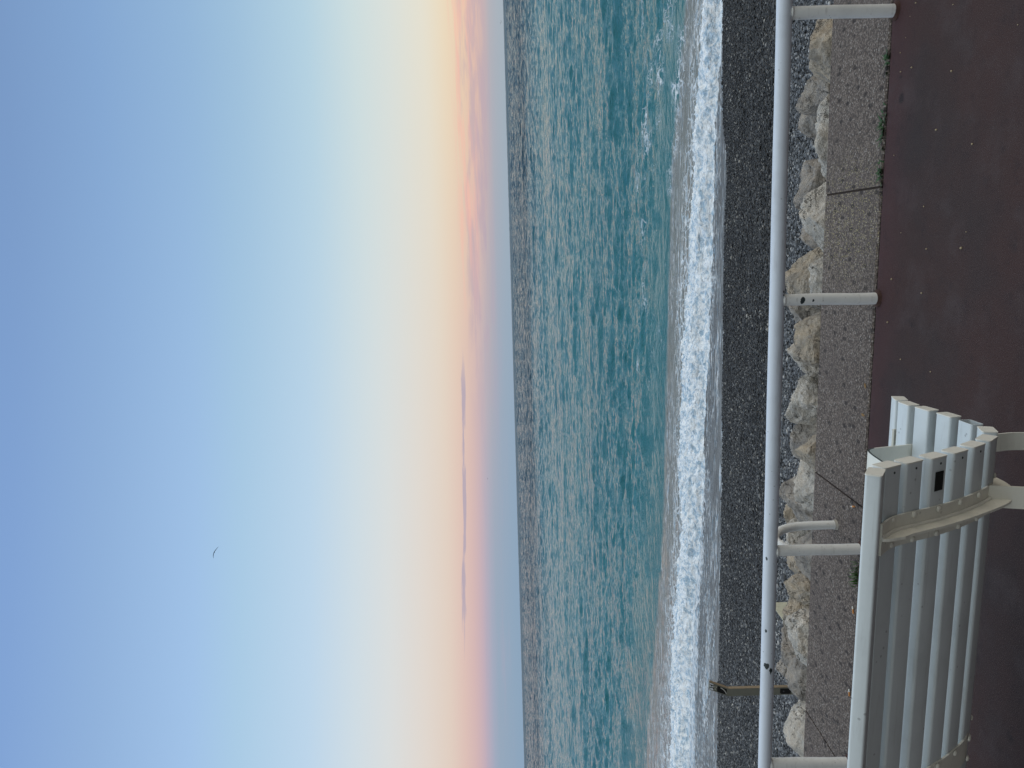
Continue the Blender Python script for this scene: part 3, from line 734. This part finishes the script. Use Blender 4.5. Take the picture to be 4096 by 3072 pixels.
# ------------------------------------------------------------------ boulders at the foot of the wall
def rock_mat(name, c0, c1, c2, tan=0.3):
    m, k, b, P = new_mat(name)
    n = k.noise(P, 3.2, 7, 0.68, 0.6); n2 = k.noise(P, 11, 7, 0.7); st = k.noise(k.scale(P, (2.5, 3, 14)), 1.0, 6, 0.65, 0.8)
    c = k.mix(k.ss(n, 0.32, 0.62), c1, c0)
    c = k.mix(k.m('MULTIPLY', k.ss(st, 0.5, 0.72), 0.55), c, c2)
    c = k.mix(k.m('MULTIPLY', k.ss(n2, 0.56, 0.72), 0.6), c, tuple(v*0.38 for v in c1[:3])+(1,))
    pit = k.m('MULTIPLY', k.ss(k.voro(P, 26, 'F1'), 0.22, 0.12), k.ss(k.noise(P, 6, 2), 0.5, 0.6))
    c = k.mix(k.m('MULTIPLY', pit, 0.7), c, (0.05, 0.045, 0.04, 1))
    k.put(b.inputs['Base Color'], c); b.inputs['Roughness'].default_value = 0.9
    k.put(b.inputs['Specular IOR Level'], 0.2)
    n4 = k.noise(P, 34, 5, 0.7)
    dd = k.node('ShaderNodeTexNoise'); k.put(dd.inputs['Vector'], P); dd.inputs['Scale'].default_value = 3.0; dd.inputs['Detail'].default_value = 6; dd.inputs['Roughness'].default_value = 0.65
    ds = k.node('ShaderNodeVectorMath', operation='SCALE'); k.put(ds.inputs[0], dd.outputs['Color']); ds.inputs['Scale'].default_value = 1.1
    ed = k.voro(k.vm('ADD', k.scale(P, (1, 1, 1.8)), ds.outputs[0]), 2.6, 'DISTANCE_TO_EDGE')
    crk = k.m('MULTIPLY', k.ss(ed, 0.030, 0.004), k.ss(k.noise(P, 2.2, 2), 0.44, 0.54))
    c = k.mix(k.m('MULTIPLY', crk, 0.75), c, (0.06, 0.055, 0.05, 1)); k.put(b.inputs['Base Color'], c)
    h = k.m('ADD', k.m('ADD', k.m('MULTIPLY', n2, 0.7), k.m('MULTIPLY', st, 0.6)), k.m('MULTIPLY', n4, 0.35))
    h = k.m('SUBTRACT', h, k.m('MULTIPLY', crk, 0.5))
    k.put(b.inputs['Normal'], k.bump(h, 1.0, 0.11))
    return m
M_RW = rock_mat('white_limestone', (0.80, 0.73, 0.63, 1), (0.48, 0.46, 0.42, 1), (0.62, 0.54, 0.44, 1))
M_RG = rock_mat('grey_limestone', (0.52, 0.465, 0.40, 1), (0.26, 0.245, 0.23, 1), (0.38, 0.34, 0.28, 1))
M_RT = rock_mat('tan_limestone', (0.60, 0.50, 0.375, 1), (0.36, 0.33, 0.29, 1), (0.66, 0.58, 0.46, 1))
def ico_mesh(sub):
    t = (1+5**.5)/2
    V = [Vector(v).normalized() for v in [(-1,t,0),(1,t,0),(-1,-t,0),(1,-t,0),(0,-1,t),(0,1,t),(0,-1,-t),(0,1,-t),(t,0,-1),(t,0,1),(-t,0,-1),(-t,0,1)]]
    F = [(0,11,5),(0,5,1),(0,1,7),(0,7,10),(0,10,11),(1,5,9),(5,11,4),(11,10,2),(10,7,6),(7,1,8),(3,9,4),(3,4,2),(3,2,6),(3,6,8),(3,8,9),(4,9,5),(2,4,11),(6,2,10),(8,6,7),(9,8,1)]
    for _ in range(sub):
        c = {}; G = []
        def mid(a, b_):
            k = (min(a, b_), max(a, b_))
            if k not in c: V.append((V[a]+V[b_]).normalized()); c[k] = len(V)-1
            return c[k]
        for a, b_, d in F:
            x, y, z = mid(a, b_), mid(b_, d), mid(d, a); G += [(a, x, z), (b_, y, x), (d, z, y), (x, y, z)]
        F = G
    return np.array([tuple(v) for v in V]), np.array(F)
ICO_V, ICO_F = ico_mesh(5)
def n3(p, s, seed):                                         # cheap 3D-ish noise from three planes
    return (pn(p[:, 0]*s+seed, p[:, 1]*s, seed) + pn(p[:, 1]*s, p[:, 2]*s+seed, seed+1) + pn(p[:, 2]*s-seed, p[:, 0]*s, seed+2))/2
def rock(xa, xb, y, top, mat, label, seed, lean=0.0, sharp=1.0, ry=None, name='boulder', group='boulders piled at the foot of the sea wall', depth=None):
    s = 1.5
    x0, x1, yy, zt = xa*s, xb*s, y*s, 1.6-(1.6-top)*s
    cx, rx = (x0+x1)/2, (x1-x0)/2*1.46+0.03
    zt += 0.075
    ry = ry or rx*0.9+0.05; rz = depth or max(0.30, rx*1.15)
    r = np.random.default_rng(seed)
    V = ICO_V.copy()
    for i in range(11):                                     # flat broken faces
        n = r.normal(size=3); n /= np.linalg.norm(n); d = r.uniform(0.62, 0.90)
        e = np.clip(V@n - d, 0, None); V = V - e[:, None]*n*0.92*sharp
    V *= (1 + 0.16*n3(V, 1.3, seed)+0.09*n3(V, 3.1, seed+5) - 0.055*np.abs(n3(V, 5.2, seed+9)) + 0.035*n3(V, 11, seed+3) + 0.018*n3(V, 25, seed+4))[:, None]
    mx = V.max(0); mn = V.min(0)
    V[:, 0] = (V[:, 0]-(mx[0]+mn[0])/2)/((mx[0]-mn[0])/2); V[:, 2] = (V[:, 2]-mx[2])/((mx[2]-mn[2])/2)
    P = np.stack([V[:, 0]*rx + cx, V[:, 1]*ry + yy, V[:, 2]*rz + zt], -1)
    P[:, 2] += lean*(P[:, 0]-cx) 
    e = empty(name, (cx, yy, zt-rz), label, 'rock', group) if False else None
    o = mesh(name, P - np.array([cx, yy, zt-rz]), ICO_F, mat, None, True); o.location = (cx, yy, zt-rz)
    tag(o, label, 'rock', group)
    return o
ROCKS = [  # xa, xb, y, top, material, lean, label
 (0.86, 1.17, 4.6, -0.18, M_RT, 0.10, 'tan boulder nearest the rightmost post, first of the row'),
 (0.74, 0.96, 4.9, -0.29, M_RG, -0.25, 'grey boulder with a sharp ridge beside the rightmost tan boulder'),
 (0.68, 0.86, 5.4, -0.47, M_RG, 0.0, 'dark porous rock between the ridged grey boulder and the big white one'),
 (0.30, 0.72, 4.5, -0.15, M_RW, 0.22, 'big smooth white boulder, widest right of the second post'),
 (0.20, 0.46, 5.2, -0.38, M_RG, 0.0, 'grey tan boulder peering over the left shoulder of the big white one'),
 (-0.07, 0.24, 4.6, -0.19, M_RW, -0.1, 'white pitted boulder just left of the kerb joint with yellow grit'),
 (-0.25, 0.22, 5.9, -0.68, M_RG, 0.05, 'low flat grey rock lying furthest back behind the white pitted boulder'),
 (-0.44, -0.12, 5.4, -0.41, M_RT, -0.45, 'slanting striped boulder rising towards the second post from the right'),
 (-0.36, -0.17, 4.5, -0.20, M_RW, -0.1, 'small pale boulder low in front of the slanting striped one'),
 (-0.72, -0.44, 5.6, -0.50, M_RG, 0.2, 'dark grey cracked boulder left of the second post'),
 (-0.74, -0.51, 4.6, -0.19, M_RT, -0.05, 'tan boulder low against the kerb in front of the dark cracked one'),
 (-0.93, -0.66, 5.0, -0.28, M_RW, 0.15, 'white pointed boulder left of the low tan one'),
 (-1.26, -0.98, 5.0, -0.30, M_RW, 0.05, 'rounded white grey boulder standing alone mid row'),
 (-1.56, -1.24, 5.0, -0.345, M_RG, 0.0, 'brownish grey boulder with a flat top left of the rounded white one'),
 (-1.42, -1.24, 4.5, -0.21, M_RT, 0.0, 'small brown boulder in front of the flat topped one'),
 (-1.72, -1.43, 4.6, -0.21, M_RW, 0.15, 'pale knobbly boulder at the right slanting kerb joint'),
 (-2.14, -1.84, 5.4, -0.46, M_RG, 0.0, 'smooth blue grey boulder behind the curved railing brace'),
 (-2.38, -2.24, 6.0, -0.68, M_RT, 0.0, 'small tan rock showing just behind the blue grey boulder'),
 (-2.44, -2.24, 5.6, -0.54, M_RW, 0.0, 'cracked white rock seen through the bend of the railing brace'),
 (-2.12, -1.88, 4.5, -0.21, M_RG, 0.05, 'grey slab like rock low between brace and third post'),
 (-2.52, -2.32, 5.3, -0.48, M_RT, 0.15, 'striped tan rock just left of the third post'),
 (-2.54, -2.38, 4.9, -0.33, M_RT, 0.0, 'rounded tan boulder right of the long orange one'),
 (-2.86, -2.48, 4.9, -0.29, M_RT, -0.05, 'long orange tan boulder beside the cream concrete block'),
 (-2.66, -2.38, 4.4, -0.15, M_RW, 0.05, 'white cracked boulder low in front of the long orange one'),
 (-3.27, -3.02, 5.3, -0.43, M_RG, 0.1, 'grey lumpy boulder left of the long orange one'),
 (-3.90, -3.62, 6.0, -0.69, M_RG, -0.1, 'dark grey rock just right of the beach shower column'),
 (-2.98, -2.77, 4.5, -0.20, M_RG, 0.05, 'olive grey boulder hiding the foot of the shower column'),
 (-3.66, -3.19, 4.8, -0.28, M_RW, 0.15, 'big white boulder left of the beach shower column'),
 (-3.98, -3.66, 4.6, -0.32, M_RG, 0.2, 'grey tan rock at the far left end of the row'),
]
for i, (xa, xb, y, top, mt, lean, lab) in enumerate(ROCKS): rock(xa, xb, y, top, mt, lab, 100+i*7, lean)
# hidden rubble underneath that carries the boulders
def rubble():
    xs = np.linspace(-9, 4, 330); ys = np.linspace(3.88, 9.2, 130)
    X, Y = np.meshgrid(xs, ys)
    z = np.where(Y < 6.8, -1.75, -1.75-(Y-6.8)*0.40) + 0.10*(1-2.2*np.abs(pn(X*2.1, Y*2.1, 201))) + 0.05*pn(X*5, Y*5, 202)
    idx = np.arange(X.size).reshape(X.shape)
    F = np.stack([idx[:-1, :-1], idx[:-1, 1:], idx[1:, 1:], idx[1:, :-1]], -1).reshape(-1, 4)
    tag(mesh('rubble_bank', np.stack([X, Y, z], -1).reshape(-1, 3), F, M_RG, None, True), 'grey rubble bank under the boulders at the wall foot', 'rubble', None, 'stuff')
rubble()
# cream concrete block
b = MB(); s = 1.5
bx0, bx1, by, bt = -3.30*s, -3.05*s, 5.7*s, 1.6-(1.6+0.515)*s
b.add([(bx0+.10, by-.2, bt-.9), (bx1, by-.2, bt-.9), (bx1, by+.3, bt-.9), (bx0+.10, by+.3, bt-.9), (bx0+.22, by-.2, bt-.12), (bx1, by-.2, bt), (bx1, by+.3, bt), (bx0+.22, by+.3, bt-.12)],
      [(0,3,2,1),(4,5,6,7),(0,1,5,4),(1,2,6,5),(2,3,7,6),(3,0,4,7)])
o = b.build('concrete_block', simple('cream_concrete', (0.48, 0.47, 0.36, 1), 0.85, 12, 0.18, 0.4, 0.01))
md = o.modifiers.new('bev', 'BEVEL'); md.width = 0.012; md.segments = 2
tag(o, 'cream concrete wedge standing behind the long orange boulder', 'concrete block')

# ------------------------------------------------------------------ beach shower column
def build_shower():
    Y0, Y1 = 8.50, 8.552
    S = empty('shower_column', (-5.6, 8.53, -2.5), 'bent metal beach shower column marked 34 standing behind the rocks', 'shower')
    M_SF = simple('grey_green_metal', (0.17, 0.17, 0.14, 1), 0.5, 8, 0.12, 0.05, 0.002, 0.1)
    M_SB = simple('sunset_lit_side', (0.26, 0.20, 0.13, 1), 0.45, 8, 0.12, 0.05, 0.002, 0.1)  # warm sunset light painted into the side's colour
    w_ = 0.100; xb = -5.551                              # right edge of the upright
    zb = -0.978; lean = 0.100; zt = -0.735
    def slab(P, y0, y1, name, mat, par):                  # P polygon in xz
        n = len(P); b = MB()
        b.add([(x, y0, z) for x, z in P] + [(x, y1, z) for x, z in P], [tuple(range(n)), tuple(reversed(range(n, 2*n)))] + [(i, n+i, n+(i+1) % n, (i+1) % n) for i in range(n)])
        return b.build(name, mat, par)
    body = slab([(xb-w_, -2.62), (xb, -2.62), (xb, zb), (xb-w_, zb)], Y0, Y1, 'column', M_SF, S)
    head = slab([(xb-w_, zb+0.0015), (xb, zb+0.0015), (xb+lean, zt), (xb+lean-w_, zt)], Y0, Y1, 'shower_head', M_SF, S)
    slab([(xb, -2.6), (xb+0.003, -2.6), (xb+0.003, zb), (xb, zb)], Y0+0.0015, Y1-0.001, 'lit_side', M_SB, body)  # thin skin that carries the painted sunset tone
    slab([(xb+0.0005, zb+0.003), (xb+0.0035, zb+0.003), (xb+lean+0.0035, zt-0.002), (xb+lean+0.0005, zt-0.002)], Y0+0.0015, Y1-0.001, 'lit_side', M_SB, head)
    def hp(u, v):                                         # point in the head: u across 0..1, v up 0..1
        return (xb-w_+u*w_+lean*v, zb+v*(zt-zb))
    slab([hp(.12, .10), hp(.88, .10), hp(.90, .56), hp(.72, .60), hp(.10, .60), hp(.06, .5)], Y0-0.0012, Y0-0.0002, 'dark_recess', M_BLACK, head)
    b = MB(); b.tube([(hp(.22+.5*t, .13+.10*math.sin(t*1.6)+.27*t)[0], Y0-0.003, hp(.3, .12+.30*t-.05*math.sin(3.14*t))[1]) for t in np.linspace(0, 1, 8)], 0.005, 8)
    b.build('shower_pipe', simple('pale_metal', (0.5, 0.5, 0.47, 1), 0.4), head, True)
    plate = slab([hp(.08, .80), hp(.92, .80), hp(.94, .975), hp(.10, .975)], Y0-0.0015, Y0-0.0003, 'number_plate', simple('white_plate', (0.72, 0.76, 0.80, 1), 0.5, 10, 0.05, 0.0), head)
    cu = bpy.data.curves.new('t', 'FONT'); cu.body = '34'; cu.size = 0.062; cu.align_x = 'CENTER'; cu.extrude = 0.0004; cu.offset = 0.0012
    to = bpy.data.objects.new('t', cu); COL.objects.link(to); bpy.context.view_layer.update()
    me = bpy.data.meshes.new_from_object(to.evaluated_get(bpy.context.evaluated_depsgraph_get()))
    bpy.data.objects.remove(to)
    c = hp(.51, .885)
    vs_ = np.array([tuple(v.co) for v in me.vertices]); z0 = (vs_[:, 1].max()+vs_[:, 1].min())/2
    W_ = np.stack([vs_[:, 0]+c[0]+(vs_[:, 1]-z0)*0.35, Y0-0.002-vs_[:, 2], vs_[:, 1]-z0+c[1]], -1)
    mesh('number', W_, [tuple(p.vertices) for p in me.polygons], M_BLACK, plate)
    for u_, v_, r_ in ((.35, .70, .006), (.62, .72, .005), (.66, .64, .005)):
        q = hp(u_, v_); b = MB(); b.disc((q[0], Y0-0.0002, q[1]), (0, -1, 0), r_, 0.003); b.build('button', M_CAP, head, True)
    slab([(xb-w_+.012, -1.755), (xb-.014, -1.755), (xb-.012, -1.62), (xb-w_+.022, -1.62), (xb-w_+.012, -1.64)], Y0-0.0012, Y0-0.0002, 'dark_recess', M_BLACK, body)
    b = MB(); b.disc((xb-.050, Y0-.0015, -1.665), (0, -1, 0), .010, .006); b.build('foot_tap', simple('dark_tap', (0.04, 0.04, 0.045, 1), 0.4), body, True)
build_shower()

# ------------------------------------------------------------------ gulls
M_GULL = simple('gull_plumage', (0.012, 0.022, 0.045, 1), 0.8, 20, 0.2)
def gull(loc, sc, label, e1, e2):
    """wing tips e1 / e2 given as offsets (right, up) for a 1 m half span"""
    r = fwd0; rt = rgt; upv = Vector((0, 0, 1))
    def pt(a, b_, c=0): return Vector(loc) + (rt*a + upv*b_ + r*c)*sc
    root = empty('gull', loc, label, 'bird', 'gulls over the sea')
    b = MB(); ax = Vector((-0.30, 0.10))
    prof = [(-.34, .01), (-.27, .035), (-.2, .06), (-.05, .085), (.12, .08), (.26, .045), (.36, .02), (.42, .012)]
    b.tube([pt(t*-0.25, -.02+t*-0.22, t*-0.6) for t, _ in prof], [q*sc for _, q in prof], 12)
    b.build('body', M_GULL, root, True)
    for (j, t, ch) in (e1, e2):
        b = MB(); n = 9; V = []; F = []
        for i in range(n):
            f = i/(n-1)
            p = Vector((0, 0))*(1-f)**2 + 2*f*(1-f)*Vector(j) + f*f*Vector(t)
            cw = ch*(1-0.75*f**2.2)*(0.75+0.6*math.sin(min(1, f*2)*1.57)*0.4)
            for k, (dc, du) in enumerate(((-.5, 0), (0, .025), (.5, 0), (0, -.010))):
                V.append(pt(p[0], p[1]+du*(1-f)-dc*cw*0.55, dc*cw*0.9))
        for i in range(n-1):
            for k in range(4): F.append((i*4+k, i*4+(k+1) % 4, (i+1)*4+(k+1) % 4, (i+1)*4+k))
        F += [(3, 2, 1, 0), tuple((n-1)*4+k for k in range(4))]
        b.add(V, F); b.build('wing', M_GULL, root, True)
D = 112.0
gull(tuple(D*v for v in (-0.394, 0.942, 0.42)), 0.82, 'dark gull gliding with one bent wing high in the blue sky', ((.45, -.30), (1.0, -.80), .20), ((-.40, .22), (-1.10, .16), .15))
gull((0.290*230, 1.072*230, 1.6+0.0035*230), 0.6, 'tiny dark gull skimming the horizon at the right end of the sea', ((.45, .25), (1.0, .15), .2), ((-.45, .35), (-1.0, .6), .2))
gull((-0.308*330, 0.960*330, 1.6+0.0385*330), 0.5, 'dot sized gull just above the low haze over the sea', ((.4, .25), (.9, .1), .25), ((-.4, .25), (-.9, .1), .25))

# ------------------------------------------------------------------ weeds, butts, grit, leaves
M_WEED = simple('weed_green', (0.030, 0.075, 0.022, 1), 0.7, 30, 0.5); M_GRASS = simple('grass_green', (0.035, 0.11, 0.012, 1), 0.7, 30, 0.4)
def tuft(x, y, n, h, spread, mat, label, seed, name='weed', wid=0.004, flat=0.5):
    r = random.Random(seed); b = MB()
    for i in range(n):
        px, py = x + r.gauss(0, spread), y + r.gauss(0, 0.006)
        a = r.uniform(0, 6.283); hh = h*r.uniform(0.5, 1.1); w_ = wid*r.uniform(0.6, 1.2); L = flat*hh*r.uniform(0.3, 1.3)
        d = Vector((math.cos(a), math.sin(a), 0)); q = Vector((-d.y, d.x, 0))
        P0 = Vector((px, py, -0.008)); P1 = P0 + d*L*0.4 + Vector((0, 0, hh*0.6)); P2 = P0 + d*L + Vector((0, 0, hh))
        b.add([P0-q*w_*.5, P0+q*w_*.5, P1+q*w_*.6, P1-q*w_*.6, P2], [(0, 1, 2, 3), (3, 2, 4)])
        b.add([P0-q*w_*.5+d*.0008, P1-q*w_*.6+d*.0008, P1+q*w_*.6+d*.0008, P0+q*w_*.5+d*.0008], [(0, 1, 2, 3)])
    o = b.build(name, mat); return tag(o, label, 'weed', 'weeds growing in the joint between asphalt and kerb')
tuft(0.712, 3.335, 26, 0.022, 0.020, M_WEED, 'small dark weed nearest the rightmost post in the joint', 1, wid=0.009, flat=1.6)
tuft(0.44, 3.335, 46, 0.024, 0.035, M_WEED, 'long dark weed trailing along the joint, middle of the three right ones', 2, wid=0.009, flat=1.8)
tuft(0.254, 3.335, 30, 0.024, 0.022, M_WEED, 'small dark weed beside the kerb joint with yellow grit', 3, wid=0.009, flat=1.6)
tuft(-1.60, 3.318, 90, 0.040, 0.035, M_GRASS, 'bright green grass tuft beside the bench back left of the third post', 4, 'grass_tuft', 0.0022, 0.7)
M_BUTT = simple('filter_orange', (0.50, 0.22, 0.07, 1), 0.8, 60, 0.3); M_PAP = simple('cigarette_paper', (0.62, 0.62, 0.58, 1), 0.8, 60, 0.15)
for x, y, a, lab in ((-1.272, 3.38, 1.9, 'white and orange cigarette butt lying in the slanting kerb joint'), (-1.79, 3.325, 0.4, 'orange cigarette butt in the gap behind the bench back, right one'),
                     (-2.22, 3.315, 0.2, 'orange cigarette butt in the gap behind the bench back, left one')):
    e = empty('cigarette_butt', (x, y, 0.005), lab, 'cigarette butt', 'cigarette butts by the kerb')
    d = Vector((math.cos(a), math.sin(a), 0)); p = Vector((x, y, 0.0045))
    b = MB(); b.tube([p, p+d*0.020], 0.0042, 10); b.build('filter', M_BUTT, e, True)
    b = MB(); b.tube([p+d*0.0202, p+d*0.028, p+d*0.034], [0.0041, 0.004, 0.003], 10); b.build('burnt_end', M_PAP, e, True)
M_LEAF = simple('dry_leaf', (0.22, 0.13, 0.05, 1), 0.8, 60, 0.4)
for x, y, a, lab in ((-0.683, 3.345, 0.3, 'dry brown leaf at the kerb edge left of the second post'), (-0.819, 3.35, 1.3, 'crumpled dry leaf on the kerb edge, the one nearer the bench')):
    b = MB(); u = Vector((math.cos(a), math.sin(a), 0)); v = Vector((-u.y, u.x, 0)); p = Vector((x, y, 0.003))
    V = [p-u*.014, p-u*.004+v*.005+Vector((0, 0, .003)), p+u*.006+v*.004+Vector((0, 0, .005)), p+u*.014+Vector((0, 0, .004)), p+u*.006-v*.004, p-u*.004-v*.005+Vector((0, 0, .001))]
    V2 = [q+Vector((0, 0, -.0008)) for q in V]
    b.add(V+V2, [(0, 1, 2, 3, 4, 5), (11, 10, 9, 8, 7, 6)] + [(i, 6+i, 6+(i+1) % 6, (i+1) % 6) for i in range(6)])
    tag(b.build('dry_leaf', M_LEAF), lab, 'leaf', 'dry leaves at the kerb')
def grit():
    r = np.random.default_rng(21); N = 260
    x = r.uniform(-0.55, 1.3, N); y = r.uniform(1.5, 3.3, N)
    m = r.random(N) < np.clip(0.15+0.9*sst(-0.3, 1.0, x), 0, 1)*0.42
    x, y = x[m], y[m]; N = len(x); R = 0.0022*np.exp(r.normal(0, .35, N))
    V0, F0 = ico_mesh(1)
    V = (V0[None]*R[:, None, None]*(1+r.normal(0, .1, (N, len(V0), 1)))) + np.stack([x, y, R*0.7], -1)[:, None]
    F = (F0[None]+(np.arange(N)*len(V0))[:, None, None]).reshape(-1, 3)
    tag(mesh('loose_grit', V.reshape(-1, 3), F, simple('grit_tan', (0.34, 0.27, 0.17, 1), 0.9, 90, 0.3), None, True), 'tan grains of grit scattered over the dark asphalt', 'grit', None, 'stuff')
grit()
